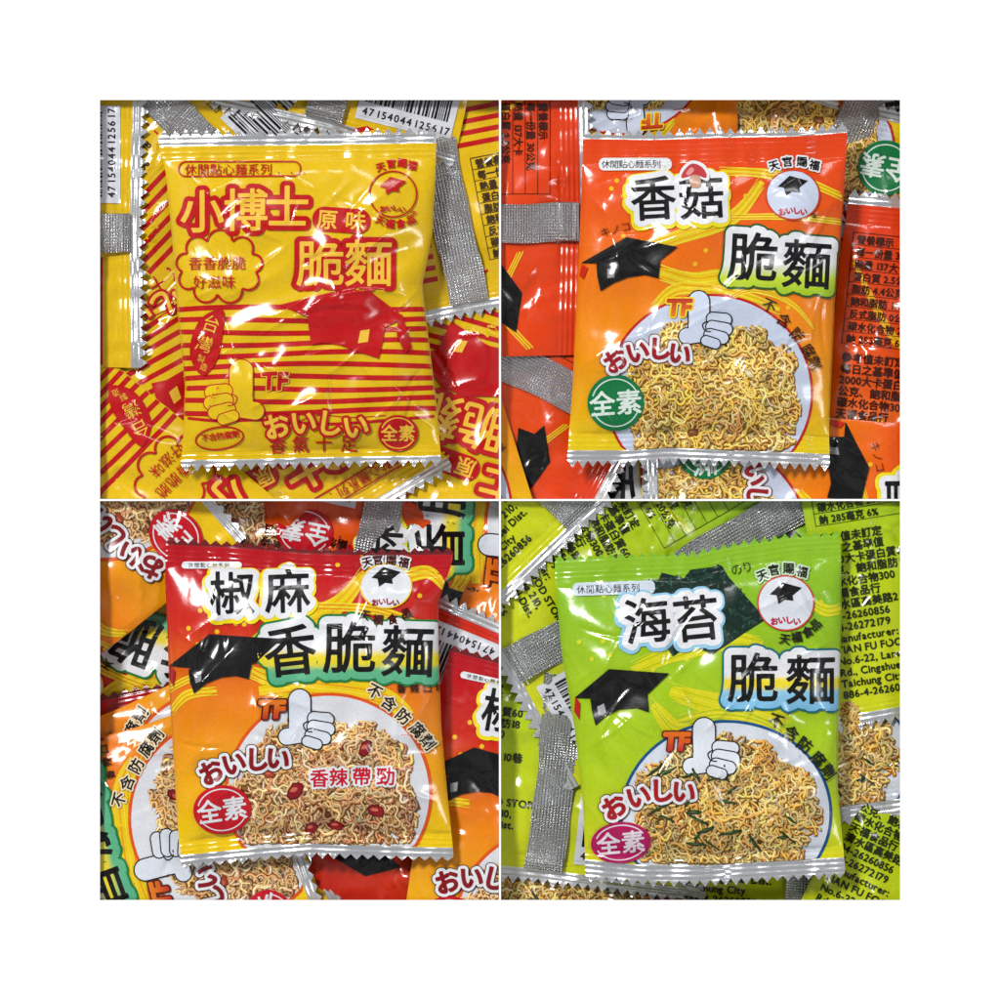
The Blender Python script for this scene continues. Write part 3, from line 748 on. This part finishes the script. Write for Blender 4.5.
class Surface:
    """the bulged, creased sheet of one packet: height over the design plane"""
    def __init__(s, d, seed, thick, wr, tilt):
        r = random.Random(seed); s.d = d; s.thick = thick; s.wr = wr; s.tilt = tilt
        ys = np.array([0, 1e3]); s.x0 = float(d.L(400 if d.T(700) > 100 else 150)); s.seed = seed
        s.cx = (float(d.L(d.T(0) + 150)) + float(d.R(d.T(0) + 150))) / 2; s.cy = (float(d.T(s.cx)) + float(d.B(s.cx))) / 2
        s.w = [(r.uniform(0, 6.28), r.uniform(28, 110), r.uniform(0, 6.28)) for _ in range(9)]
        s.c = [(r.uniform(0, 6.28), r.uniform(60, 150), r.uniform(0, 6.28), r.uniform(40, 90), r.uniform(0, 6.28)) for _ in range(6)]
        s.seg = []
        for _ in range(24):
            x, y, a, l = s.cx + r.uniform(-125, 125), s.cy + r.uniform(-140, 140), r.uniform(0, 3.14), r.uniform(12, 42)
            s.seg.append((x, y, math.cos(a), math.sin(a), l, r.uniform(2.0, 3.6), r.choice((-1, 1)) * r.uniform(.5, 1.6)))
        s.ph = [r.uniform(0, 6.28) for _ in range(6)]
        s.bend = r.uniform(-1, 1) * .00005
    def bulge(s, x, y):
        d = s.d
        L, R = d.L(y), d.R(y); T, B = d.T(x), d.B(x)
        u = np.clip((x - L) / (R - L), 0, 1)
        body = np.power(np.clip(1 - np.abs(2 * u - 1) ** 3.2, 0, 1), .55)
        return s.thick * body * (1 - np.exp(-np.clip(y - T - d.seal[0], 0, None) / 26)) * (1 - np.exp(-np.clip(B - d.seal[1] - y, 0, None) / 26))
    def __call__(s, x, y):
        d = s.d
        L, R = d.L(y), d.R(y); T, B = d.T(x), d.B(x)
        u = np.clip((x - L) / (R - L), 0, 1)
        dt, db = y - T - d.seal[0], B - d.seal[1] - y
        body = np.power(np.clip(1 - np.abs(2 * u - 1) ** 3.2, 0, 1), .55)
        e = (1 - np.exp(-np.clip(dt, 0, None) / 26)) * (1 - np.exp(-np.clip(db, 0, None) / 26))
        z = s.thick * body * (.12 + .88 * e)
        n = 0
        for a, wl, ph in s.w:
            n = n + wl * .011 * np.sin((x * math.cos(a) + y * math.sin(a)) * 6.283 / wl + ph + .8 * np.sin((x * math.sin(a) - y * math.cos(a)) * 6.283 / (wl * 2.3)))
        for a, wl, ph, mw, mp in s.c:
            q = np.abs(np.sin((x * math.cos(a) + y * math.sin(a)) * 3.1416 / wl + ph + .5 * np.sin((y * math.cos(a) - x * math.sin(a)) / mw)))
            msk = np.clip(.2 + np.sin((y * math.cos(a) - x * math.sin(a)) * 3.1416 / mw + mp), 0, 1)
            n = n + 1.7 * msk * np.power(1 - q, 6) - .4 * msk * np.power(1 - q, 2)
        for sx, sy, c, q, l, w, a in s.seg:
            p = (x - sx) * c + (y - sy) * q; o = -(x - sx) * q + (y - sy) * c + .004 * p * p
            n = n + a * np.exp(-(o / w) ** 2) * np.clip(1 - (p / l) ** 2, 0, 1)
        # puckers running out of both seals
        pk = np.sin(x / 5.2 + s.ph[0] + 2 * np.sin(x / 31 + s.ph[1])) + .6 * np.sin(x / 3.1 + s.ph[2])
        near = np.exp(-np.abs(dt) / 16) + np.exp(-np.abs(db) / 16)
        soft = np.minimum(1, np.minimum(u, 1 - u) * 12)
        z = z + s.wr * n * (.25 + .75 * e) * (.2 + .8 * soft) + .55 * s.wr * pk * near * soft
        sealm = (1 - np.clip(dt / 3, 0, 1)) + (1 - np.clip(db / 3, 0, 1))
        z = z + .42 * sealm * np.sin((np.where(dt < db, y - T, y - B)) * 6.283 / 5.2) + sealm * 1.3 * np.sin(x / 34 + s.ph[3]) + sealm * .8 * np.sin(x / 13 + s.ph[4])
        z = z + (x - s.cx) * s.tilt[0] + (y - s.cy) * s.tilt[1] + s.bend * ((x - s.cx) ** 2)
        return z

class Field:
    """the sheet sampled once on a fine grid: height and slopes by interpolation"""
    def __init__(s, f, d, z):
        s.cx, s.cy = f.cx, f.cy
        s.x0, s.y0, s.h = f.cx - 175, f.cy - 215, 1.0
        X, Y = np.meshgrid(s.x0 + np.arange(351) * s.h, s.y0 + np.arange(431) * s.h)
        Zf = f(X, Y)
        if z < 0:                       # the piles are pressed flat under the lip of the board
            cap = -9.0 - z
            Zf = cap - np.logaddexp(0, cap - Zf)
        s.body = np.clip(f.bulge(X, Y), 0, None)
        gy, gx = np.gradient(Zf, s.h)
        s.G = np.stack([Zf, gx, gy, s.body], -1)
    def at(s, x, y):
        u = np.clip((x - s.x0) / s.h, 0, 349.99); v = np.clip((y - s.y0) / s.h, 0, 429.99)
        i, j = u.astype(int), v.astype(int); a, b = (u - i)[:, None], (v - j)[:, None]
        G = s.G
        return (G[j, i] * (1 - a) + G[j, i + 1] * a) * (1 - b) + (G[j + 1, i] * (1 - a) + G[j + 1, i + 1] * a) * b

def make_mesh(name, P, N, C, mat, parent, UV=None):
    n = len(P)
    me = bpy.data.meshes.new(name)
    me.vertices.add(n); me.vertices.foreach_set('co', P.astype(np.float32).ravel())
    me.loops.add(n); me.loops.foreach_set('vertex_index', np.arange(n, dtype=np.int32))
    me.polygons.add(n // 3); me.polygons.foreach_set('loop_start', np.arange(0, n, 3, dtype=np.int32))
    me.update(calc_edges=True)
    if C is not None:
        at = me.attributes.new('ink', 'FLOAT_COLOR', 'POINT')
        at.data.foreach_set('color', np.concatenate([C, np.ones((n, 1))], 1).astype(np.float32).ravel())
    if UV is not None:
        uv = me.uv_layers.new(name='sheet'); uv.data.foreach_set('uv', UV.astype(np.float32).ravel())
    me.polygons.foreach_set('use_smooth', np.ones(n // 3, bool))
    if N is not None:
        me.normals_split_custom_set_from_vertices(N.astype(np.float32))
    me.materials.append(mat)
    ob = bpy.data.objects.new(name, me); COL.objects.link(ob)
    if parent is not None:
        ob.parent = parent
    return ob

def grid_tris(X, Y):
    a = np.stack([X[:-1, :-1], Y[:-1, :-1]], -1); b = np.stack([X[:-1, 1:], Y[:-1, 1:]], -1)
    c = np.stack([X[1:, 1:], Y[1:, 1:]], -1); d = np.stack([X[1:, :-1], Y[1:, :-1]], -1)
    return np.concatenate([np.stack([a, b, c], -2).reshape(-1, 3, 2), np.stack([a, c, d], -2).reshape(-1, 3, 2)])

def packet(kind, side, quad, src, dst, ang, scale, z, label, seed, thick=13.0, wr=1.0, tilt=None, step=5.0, part_labels=None):
    d = get_design(kind, side)
    r = random.Random(seed)
    tilt = tilt if tilt is not None else (r.uniform(-.011, .011), r.uniform(-.011, .011))
    H = Field(Surface(d, seed, thick, wr, tilt), d, z)
    c, s = math.cos(math.radians(ang)) * scale, math.sin(math.radians(ang)) * scale
    zc = z + thick * .7
    k = 1 - zc / D
    dx, dy = 500 + (dst[0] - 500) * k, 500 + (dst[1] - 500) * k
    fx = lambda x, y: dx + (x - src[0]) * c - (y - src[1]) * s
    fy = lambda x, y: dy + (x - src[0]) * s + (y - src[1]) * c
    # the root stands under the middle of the part that lies inside its compartment
    q = QUAD[quad]
    bx = min(max(float(fx(H.cx, H.cy)), q[0] + 5), q[2] - 5); by = min(max(float(fy(H.cx, H.cy)), q[1] + 5), q[3] - 5)
    root = bpy.data.objects.new('noodle_packet', None); COL.objects.link(root)
    root.empty_display_size = .01
    root.location = ((bx - 500) * S, (500 - by) * S, z * S)
    root['label'] = label; root['category'] = 'snack packet'
    root['group'] = {'ul': 'yellow packets in the upper left pile', 'ur': 'orange packets in the upper right pile', 'll': 'red packets in the lower left pile', 'lr': 'green packets in the lower right pile'}[quad]
    objs = {}
    def emit(part, A, mat, zoff=0.0, under=False, cull=False, relief=None):
        X, Y = fx(A[..., 0], A[..., 1]), fy(A[..., 0], A[..., 1])
        m = (X.max(1) > q[0]) & (X.min(1) < q[2]) & (Y.max(1) > q[1]) & (Y.min(1) < q[3])
        A = A[m]
        for f in (lambda x, y: q[0] - fx(x, y), lambda x, y: fx(x, y) - q[2], lambda x, y: q[1] - fy(x, y), lambda x, y: fy(x, y) - q[3]):
            if len(A) == 0:
                return
            A = clip(A, f(A[..., 0], A[..., 1]))
        if len(A) == 0:
            return
        if cull:                        # print that lies well under the packet on top is left out
            t = get_design(kind, 'front')
            X, Y = fx(A[..., 0], A[..., 1]).mean(1), fy(A[..., 0], A[..., 1]).mean(1)
            A = A[~((X > t.L(Y) + 26) & (X < t.R(Y) - 26) & (Y > t.T(X) + 26) & (Y < t.B(X) - 26))]
            if len(A) == 0:
                return
        # drop degenerate slivers
        ar = (A[:, 1, 0] - A[:, 0, 0]) * (A[:, 2, 1] - A[:, 0, 1]) - (A[:, 1, 1] - A[:, 0, 1]) * (A[:, 2, 0] - A[:, 0, 0])
        A = A[np.abs(ar) > 1e-5]; ar = ar[np.abs(ar) > 1e-5]
        if len(A) == 0:
            return
        pos = ar > 0                    # y is down: make every face look up
        A[pos] = A[pos][:, ::-1]
        A = A.reshape(-1, 6)
        x, y = A[:, 0], A[:, 1]
        g4 = H.at(x, y); hz, gx, gy = g4[:, 0], g4[:, 1], g4[:, 2]
        if relief:
            rz, rx, ry = relief(x, y)
            hz, gx, gy = hz + rz, gx + rx, gy + ry
        if under:
            hz = hz - 1.25 * g4[:, 3]
        # gradient into world axes
        wx, wy = (gx * c - gy * s) / scale ** 2, (gx * s + gy * c) / scale ** 2
        N = np.stack([-wx, wy, np.ones_like(wx)], 1); N /= np.linalg.norm(N, axis=1)[:, None]
        if under:
            N = None
        P = np.stack([(fx(x, y) - bx) * S, (by - fy(x, y)) * S, (hz + A[:, 5] + zoff) * S], 1)
        par = root
        if part in SUBPARTS and SUBPARTS[part] in objs:
            par = objs[SUBPARTS[part]]
        uv = A[:, :2] / 8.0 if mat is not FILM else None
        objs[part] = make_mesh(part, P, N, A[:, 2:5] if mat is FILM else None, mat, par, uv)
        if part_labels and part in part_labels:
            objs[part]['label'] = part_labels[part]
    # sheet of film: body, printed seals, foil ends and their saw teeth
    xs0 = np.linspace(0, 1, int(280 / step) + 1)
    ymid = np.array([float(d.T(H.cx)), float(d.B(H.cx))])
    nb = int((ymid[1] - ymid[0]) / step) + 1
    # columns are denser towards the side edges so that the rounded sides stay smooth
    us = .5 - .5 * np.cos(np.pi * xs0); us = .55 * us + .45 * xs0
    def strip(y_lo, y_hi, n):
        """rows between two edge functions of x"""
        xm = d.L(ymid.mean()) + us * (d.R(ymid.mean()) - d.L(ymid.mean()))
        rows_x, rows_y = [], []
        for t in np.linspace(0, 1, n + 1):
            yy = y_lo(xm) * (1 - t) + y_hi(xm) * t
            xx = d.L(yy) + us * (d.R(yy) - d.L(yy))
            yy = y_lo(xx) * (1 - t) + y_hi(xx) * t
            rows_x.append(xx); rows_y.append(yy)
        return grid_tris(np.array(rows_x), np.array(rows_y))
    st, sb = d.seal; ft, fb = d.foil
    emit('top_seal', pack(strip(lambda x: d.T(x), lambda x: d.T(x) + st, 14 if step < 4 else 8), d.film), FILM)
    def inner(A):
        for f in (lambda x, y: d.L(y) + .5 - x, lambda x, y: x - d.R(y) + .5, lambda x, y: d.T(x) - y, lambda x, y: y - d.B(x)):
            if len(A):
                A = clip(A, f(A[..., 0], A[..., 1]))
        return A
    film = [pack(strip(lambda x: d.T(x) + st, lambda x: d.B(x) - sb, nb), d.film)]
    def drape(A):
        A = inner(A)
        if len(A) == 0:
            return A
        x, y = A[..., 0].mean(1), A[..., 1].mean(1)
        m = (y < d.T(x) + d.seal[0] + 3) | (y > d.B(x) - d.seal[1] - 3)
        return np.concatenate([subdiv(A[m], 1.7 if step < 4 else 3.0), subdiv(A[~m], 3.2 if step < 4 else 6.0)])
    film += [drape(d.merged[k]) for k in PRINTS if k in d.merged]
    emit('front_film' if side == 'front' else 'back_film', np.concatenate(film), FILM)
    emit('bottom_seal', pack(strip(lambda x: d.B(x) - sb, lambda x: d.B(x), 10 if step < 4 else 6), d.film), FILM)
    def teeth(edge, sign, x0, x1):
        out = []
        n = int((x1 - x0) / d.pitch); p = (x1 - x0) / n
        for i in range(n):
            a = x0 + i * p; b = a + p; mm = (a + b) / 2
            hgt = d.tooth * (.8 + .4 * r.random())
            out.append([(a, edge(a)), (b, edge(b)), (mm, edge(mm) + sign * hgt)])
        return subdiv(np.array(out), 4)
    for nm, ed, sg, wd in (('top_edge', d.T, -1, ft), ('bottom_edge', d.B, 1, fb)):
        soup = []
        outer = (lambda x, ed=ed, sg=sg, wd=wd: ed(x) + sg * wd)
        if wd > 0:
            soup.append(strip(outer, ed, 14) if sg < 0 else strip(ed, outer, 14))
        ym = float(outer(H.cx))
        soup.append(teeth(outer, sg, float(d.L(ym)), float(d.R(ym))))
        t = np.concatenate(soup)
        if d.edge_col is not None and (nm == 'top_edge'):
            emit(nm, pack(t, d.edge_col), FILM, .05)
        else:
            emit(nm, pack(t, (.8, .8, .8)), FOIL, .05)
    if side != 'front':
        X, Y = np.meshgrid(np.linspace(d.fin[0], d.fin[1], 24), np.linspace(1, 334, 170))
        X = X + 1.5 * np.sin(Y / 37 + r.uniform(0, 6)) + 1.1 * np.sin(Y / 11 + r.uniform(0, 6)) * 0.6
        q1, q2, q3, q4 = (r.uniform(0, 6.28) for _ in range(4))
        def relief(x, y):               # the loose strip rolls along its length and curls up at its sides
            o = (x - 135.5) / 19.5
            z = 4.6 + 1.4 * np.sin(y / 27 + q1) + .9 * np.sin(y / 10.5 + q2 + .05 * x) + 1.2 * o * np.sin(y / 33 + q3) + .8 * o * o * np.sin(y / 19 + q4)
            gy = 1.4 / 27 * np.cos(y / 27 + q1) + .9 / 10.5 * np.cos(y / 10.5 + q2 + .05 * x) + 1.2 * o / 33 * np.cos(y / 33 + q3) + .8 * o * o / 19 * np.cos(y / 19 + q4)
            gx = .055 * np.cos(y / 10.5 + q2 + .05 * x) + 1.2 / 23 * np.sin(y / 33 + q3) + 1.6 * o / 23 * np.sin(y / 19 + q4)
            return z, gx * 3.2, gy * 3.2
        t = pack(grid_tris(X, Y), (.8, .8, .8))
        emit('fin_seal', t, KNURL, relief=relief)
    for part, A in sorted(d.merged.items(), key=lambda kv: kv[0] in SUBPARTS):
        if part not in PRINTS:
            emit(part, drape(A), FILM, cull=z < 0)
    if z > 0:                           # the other sheet of the pouch, bulging down onto the pile
        emit('back_film', pack(strip(d.T, d.B, 40), d.film), FILM, 0.0, under=True)
    return root

# ---------------------------------------------------------------- the four packets on top
packet('yellow', 'front', 'ul', (0, 0), (0, 0), 0, 1, 7, 'whole yellow packet with red stripes and red title lying on top of the yellow pile', 101, 25, 1.3, (0, 0), 2.0)
packet('orange', 'front', 'ur', (0, 0), (0, 0), 0, 1, 7, 'whole orange packet with a mushroom over its title lying on top of the orange pile', 102, 25, 1.2, (0, 0), 2.0)
packet('chili', 'front', 'll', (0, 0), (0, 0), 0, 1, 7, 'whole red and yellow packet with chilli noodles lying on top of the red pile', 103, 25, 1.2, (0, 0), 2.0)
packet('green', 'front', 'lr', (0, 0), (0, 0), 0, 1, 7, 'whole green packet with dark seaweed behind its title lying on top of the green pile', 104, 25, 1.2, (0, 0), 2.0)

# ---------------------------------------------------------------- the piles underneath
def pile(quad, kind, rows):
    for i, (side, src, dst, ang, sc, lev, label) in enumerate(rows):
        packet(kind, side, quad, src, dst, ang, sc, -16 - 12.0 * lev, label, 1000 + 37 * i + 500 * ord(quad[0]) + 77 * ord(quad[1]), 7.0, 1.35, step=5.5)

pile('ul', 'yellow', [
    ('front', (331, 365), (177, 379), 153, 1.0, 2.2, 'upside-down yellow packet with red slogan left of the whole yellow packet'),
    ('front', (392, 196), (396, 472), 195, 1.0, 2.2, 'upside-down yellow packet with round emblem below the whole yellow packet'),
    ('back', (135, 335), (131, 232), -90, 1.0, 0.0, 'yellow packet with a barcode turned sideways at the left edge of the yellow pile'),
    ('back', (213, 290), (284, 112), -46, 1.0, 1.0, 'yellow packet with a slanting barcode above the whole yellow packet'),
    ('back', (213, 300), (408, 106), 14, 1.0, 0.2, 'yellow packet with a cut off barcode at the top right of the yellow pile'),
    ('plain_back', (135, 335), (468, 304), -11, 1.0, 1.2, 'yellow packet with a bare foil strip right of the whole yellow packet'),
    ('front', (340, 220), (252, 483), 150, 1.0, 1.2, 'yellow packet with red flavour oval upside down below the whole yellow packet'),
    ('front', (250, 306), (124, 468), 135, 1.0, 0.2, 'yellow striped packet in the lower left corner of the yellow pile'),
    ('back', (60, 190), (158, 246), -35, 1.0, 3.2, 'yellow packet with slanting stripes right of the sideways barcode'),
    ('back', (135, 4), (330, 482), -32, 1.0, 3.0, 'yellow packet with a silver crimped end below the whole yellow packet'),
    ('front', (250, 360), (160, 130), 140, 1.0, 3.2, 'yellow striped packet deep in the upper left corner of the yellow pile'),
    ('back', (60, 120), (470, 150), -4, 1.0, 3.0, 'yellow packet with level stripes in the upper right corner of the yellow pile'),
    ('front', (300, 300), (330, 440), 20, 1.3, 4.2, 'large yellow packet at the bottom of the yellow pile'),
    ('front', (300, 300), (180, 280), 70, 1.3, 5.0, 'yellow packet hardly visible under the middle of the yellow pile'),
])
pile('ur', 'orange', [
    ('back', (135, 0), (580, 222), 90, 1.0, 0.0, 'orange packet turned sideways with a wide foil strip left of the whole orange packet'),
    ('back', (135, 100), (545, 380), 117, 1.0, 1.2, 'orange packet with a slanting foil strip at the lower left of the orange pile'),
    ('front', (829, 360), (514, 440), -20, 1.0, 0.0, 'plain orange packet side in the lower left corner of the orange pile'),
    ('front', (650, 197), (614, 482), 95, 1.0, 3.0, 'orange packet with a sideways black title character below the whole orange packet'),
    ('front', (631, 296), (809, 473), 92, 1.0, 0.0, 'orange packet on its side with noodles and green badge below the whole orange packet'),
    ('back', (0, 0), (846, 201), 6, 1.0, 1.0, 'orange packet back with nutrition table right of the whole orange packet'),
    ('back', (60, 213), (872, 405), 12, 1.0, 2.4, 'orange packet back with address lines at the right edge of the orange pile'),
    ('front', (612, 401), (886, 168), 195, 1.0, 2.3, 'crumpled orange packet with green badge in the upper right of its pile'),
    ('front', (631, 296), (690, 128), 176, .85, 1.3, 'upside-down orange packet with a thumbs-up hand above the whole orange packet'),
    ('back', (60, 250), (775, 118), 24, 1.0, 3.0, 'orange packet back peeping out above the whole orange packet'),
    ('front', (749, 256), (884, 114), -8, 1.0, 3.4, 'orange packet with a black title character in the upper right corner of its pile'),
    ('front', (826, 452), (842, 250), 35, 1.0, 3.5, 'orange packet with a yellow corner left of the nutrition table'),
    ('front', (803, 263), (846, 300), 20, 1.0, 3.9, 'orange packet with a black title character tucked right of the whole orange packet'),
    ('front', (700, 300), (640, 430), 30, 1.3, 4.2, 'large orange packet at the bottom of the orange pile'),
    ('front', (700, 300), (780, 200), 250, 1.3, 5.0, 'orange packet hardly visible under the middle of the orange pile'),
])
pile('ll', 'chili', [
    ('front', (243, 759), (125, 545), -125, 1.0, 1.0, 'red packet with slanting slogan in the upper left of its pile'),
    ('front', (221, 806), (296, 520), 193, 1.0, 4.1, 'upside-down red packet with round red badge above the whole red packet'),
    ('front', (300, 551), (346, 528), -84, 1.0, 2.8, 'red packet standing sideways with a red crimped end above the whole red packet'),
    ('back', (45, 246), (470, 535), 192, 1.0, 3.2, 'orange red packet back with upside-down text in its pile'),
    ('back', (213, 335), (462, 618), 202, 1.0, 1.55, 'red packet back with a barcode right of the whole red packet'),
    ('front', (235, 698), (486, 818), 12, 1.0, 0.0, 'orange packet with black cap picture at the right edge of the red pile'),
    ('front', (360, 800), (478, 872), 30, 1.0, 3.2, 'red packet showing brown noodles deep in the lower right of its pile'),
    ('front', (384, 583), (398, 886), -25, 1.0, 2.1, 'red packet with round emblem below the lower right corner of the whole red packet'),
    ('front', (348, 644), (345, 882), 140, 1.0, 4.1, 'red packet with upside-down black title below the whole red packet'),
    ('front', (221, 806), (273, 883), -110, 1.0, 1.3, 'red packet on its side with badge and noodles below the whole red packet'),
    ('front', (371, 685), (117, 802), -104, 1.0, 0.0, 'big red and orange packet on its side left of the whole red packet'),
    ('front', (200, 545), (112, 700), -14, 1.0, 2.2, 'red packet with a crimped top edge at the left edge of the red pile'),
    ('front', (348, 644), (132, 640), 200, 1.0, 3.2, 'red packet with upside-down title below the slanting slogan'),
    ('front', (300, 700), (440, 640), 60, 1.3, 4.2, 'large red packet at the bottom of the red pile'),
    ('front', (300, 700), (200, 850), 160, 1.3, 5.0, 'red packet hardly visible under the middle of the red pile'),
])
pile('lr', 'green', [
    ('back', (135, 335), (512, 668), 60, 1.0, 0.9, 'yellow green packet back with slanting address text at the left edge of the green pile'),
    ('back', (135, 335), (580, 518), -43, 1.0, 0.0, 'bright green packet end with silver teeth in the green pile'),
    ('back', (60, 110), (652, 528), 12, 1.0, 2.0, 'green packet back with dark table above the whole green packet'),
    ('back', (135, 335), (544, 872), 6, 1.0, 1.8, 'green packet with a long silver foil strip left of the whole green packet'),
    ('back', (60, 166), (868, 542), -9, 1.0, 0.0, 'yellow green packet back with upright address text right of the whole green packet'),
    ('back', (60, 90), (800, 500), 20, 1.0, 2.2, 'green packet back beside the silver corner in the green pile'),
    ('front', (700, 862), (766, 522), 35, 1.0, 1.2, 'green packet with a silver corner above the emblem of the whole green packet'),
    ('front', (800, 800), (880, 745), -4, 1.0, 1.0, 'green packet showing noodles on a white plate right of the whole green packet'),
    ('back', (60, 220), (890, 852), 25, 1.0, 1.4, 'dark green packet back in the lower right corner of the green pile'),
    ('front', (560, 556), (838, 812), -5, 1.0, 2.2, 'green packet with a toothed green end right of the bottom of the whole green packet'),
    ('front', (700, 862), (590, 884), 188, 1.0, 2.8, 'green packet with yellow and silver end in the lower left of the green pile'),
    ('back', (135, 300), (806, 892), 4, 1.0, 3.0, 'green packet with short foil strip below the lower right of the whole green packet'),
    ('back', (60, 200), (700, 890), 100, 1.0, 3.9, 'green packet back lying sideways below the whole green packet'),
    ('front', (700, 700), (540, 640), 20, 1.3, 4.2, 'large green packet at the bottom of the green pile'),
    ('front', (700, 700), (790, 760), 250, 1.3, 5.0, 'green packet hardly visible under the middle of the green pile'),
])


# ---------------------------------------------------------------- the white board with its four compartments
def board():
    V, F = [], []
    def box(x0, y0, x1, y1, z0, z1):
        b = len(V)
        for zz in (z0, z1):
            for x, y in ((x0, y0), (x1, y0), (x1, y1), (x0, y1)):
                V.append(((x - 500) * S, (500 - y) * S, zz * S))
        F.extend([[b + i for i in f] for f in ((0, 1, 2, 3), (7, 6, 5, 4), (4, 5, 1, 0), (5, 6, 2, 1), (6, 7, 3, 2), (7, 4, 0, 3))])
    lo, hi, zb = -140, 1140, -124
    # deep rim, then a thin lip that reaches in over the edge of the piles
    for x0, y0, x1, y1 in ((lo, lo, hi, 82), (lo, 918, hi, hi), (lo, 82, 82, 918), (918, 82, hi, 918)):
        box(x0, y0, x1, y1, zb, 1)
    for x0, y0, x1, y1 in ((82, 82, 918, 100), (82, 900, 918, 918), (82, 100, 100, 900), (900, 100, 918, 900)):
        box(x0, y0, x1, y1, -1.5, 1)
    box(499, 100, 501, 900, zb, 1); box(100, 499, 499, 501, zb, 1); box(501, 499, 900, 501, zb, 1)
    me = bpy.data.meshes.new('white_board'); me.from_pydata(V, [], F); me.update()
    m, n, l, b = new_mat('white_card')
    nz = n.new('ShaderNodeTexNoise'); nz.inputs['Scale'].default_value = 300
    mr = n.new('ShaderNodeMapRange'); mr.inputs['To Min'].default_value = .86; mr.inputs['To Max'].default_value = .9
    l.new(nz.outputs['Fac'], mr.inputs['Value']); l.new(mr.outputs['Result'], b.inputs['Base Color'])
    b.inputs['Roughness'].default_value = .7; b.inputs['Specular IOR Level'].default_value = .2
    me.materials.append(m)
    o = bpy.data.objects.new('white_board', me); COL.objects.link(o); o['kind'] = 'structure'
    me = bpy.data.meshes.new('gap_shade_floor')
    a = [((x - 500) * S, (500 - y) * S, (zb - 1) * S) for x, y in ((lo, lo), (hi, lo), (hi, hi), (lo, hi))]
    me.from_pydata(a, [], [(3, 2, 1, 0)]); me.update()
    m, n, l, b = new_mat('gap_shade'); b.inputs['Roughness'].default_value = .8  # near-black floor colour stands in for the shade in gaps between packets
    nz = n.new('ShaderNodeTexNoise'); nz.inputs['Scale'].default_value = 60
    mr = n.new('ShaderNodeMapRange'); mr.inputs['To Min'].default_value = .02; mr.inputs['To Max'].default_value = .05
    l.new(nz.outputs['Fac'], mr.inputs['Value']); l.new(mr.outputs['Result'], b.inputs['Base Color'])
    me.materials.append(m)
    o = bpy.data.objects.new('gap_shade_floor', me); COL.objects.link(o); o['kind'] = 'structure'
board()
bpy.data.objects.remove(_to)

# ---------------------------------------------------------------- light and camera
def area(name, loc, target, sx, sy, power, col=(1, 1, 1)):
    L = bpy.data.lights.new(name, 'AREA'); L.shape = 'RECTANGLE'; L.size = sx; L.size_y = sy; L.energy = power; L.color = col
    o = bpy.data.objects.new(name, L); COL.objects.link(o); o.location = loc
    o.rotation_euler = (Vector(target) - Vector(loc)).to_track_quat('-Z', 'Y').to_euler()
    return o
area('ceiling_lamp', (-1.45, 1.35, 3.0), (0, 0, 0), .7, .4, 124, (1, .99, .97))
area('fill_light', (1.9, -.5, 2.2), (0, 0, 0), .25, .9, 14, (.97, .98, 1))  # added weak fill from the front right, no real lamp stands there
area('back_lamp', (.3, 2.2, 2.0), (0, 0, 0), 1.2, .15, 12, (1, 1, 1))

w = bpy.data.worlds.new('World'); scene.world = w; w.use_nodes = True
wn, wl = w.node_tree.nodes, w.node_tree.links
wt = wn.new('ShaderNodeTexCoord'); wz = wn.new('ShaderNodeTexNoise'); wz.inputs['Scale'].default_value = 6.5; wz.inputs['Detail'].default_value = 2
wr_ = wn.new('ShaderNodeValToRGB'); wr_.color_ramp.elements[0].position = .43; wr_.color_ramp.elements[0].color = (.12, .12, .125, 1)
wr_.color_ramp.elements[1].position = .60; wr_.color_ramp.elements[1].color = (.9, .92, .95, 1)
wl.new(wt.outputs['Generated'], wz.inputs['Vector']); wl.new(wz.outputs['Fac'], wr_.inputs['Fac'])
wl.new(wr_.outputs['Color'], wn['Background'].inputs['Color'])
wn['Background'].inputs['Strength'].default_value = .6

cd = bpy.data.cameras.new('camera'); cam = bpy.data.objects.new('camera', cd); COL.objects.link(cam)
cam.location = (0, 0, D * S); cd.sensor_width = 36; cd.angle = 2 * math.atan(500 / D); cd.clip_start = .05; cd.clip_end = 50
scene.camera = cam
scene.view_settings.view_transform = 'Standard'; scene.view_settings.look = 'None'
scene.view_settings.exposure = 0; scene.view_settings.gamma = 1; scene.view_settings.use_curve_mapping = False
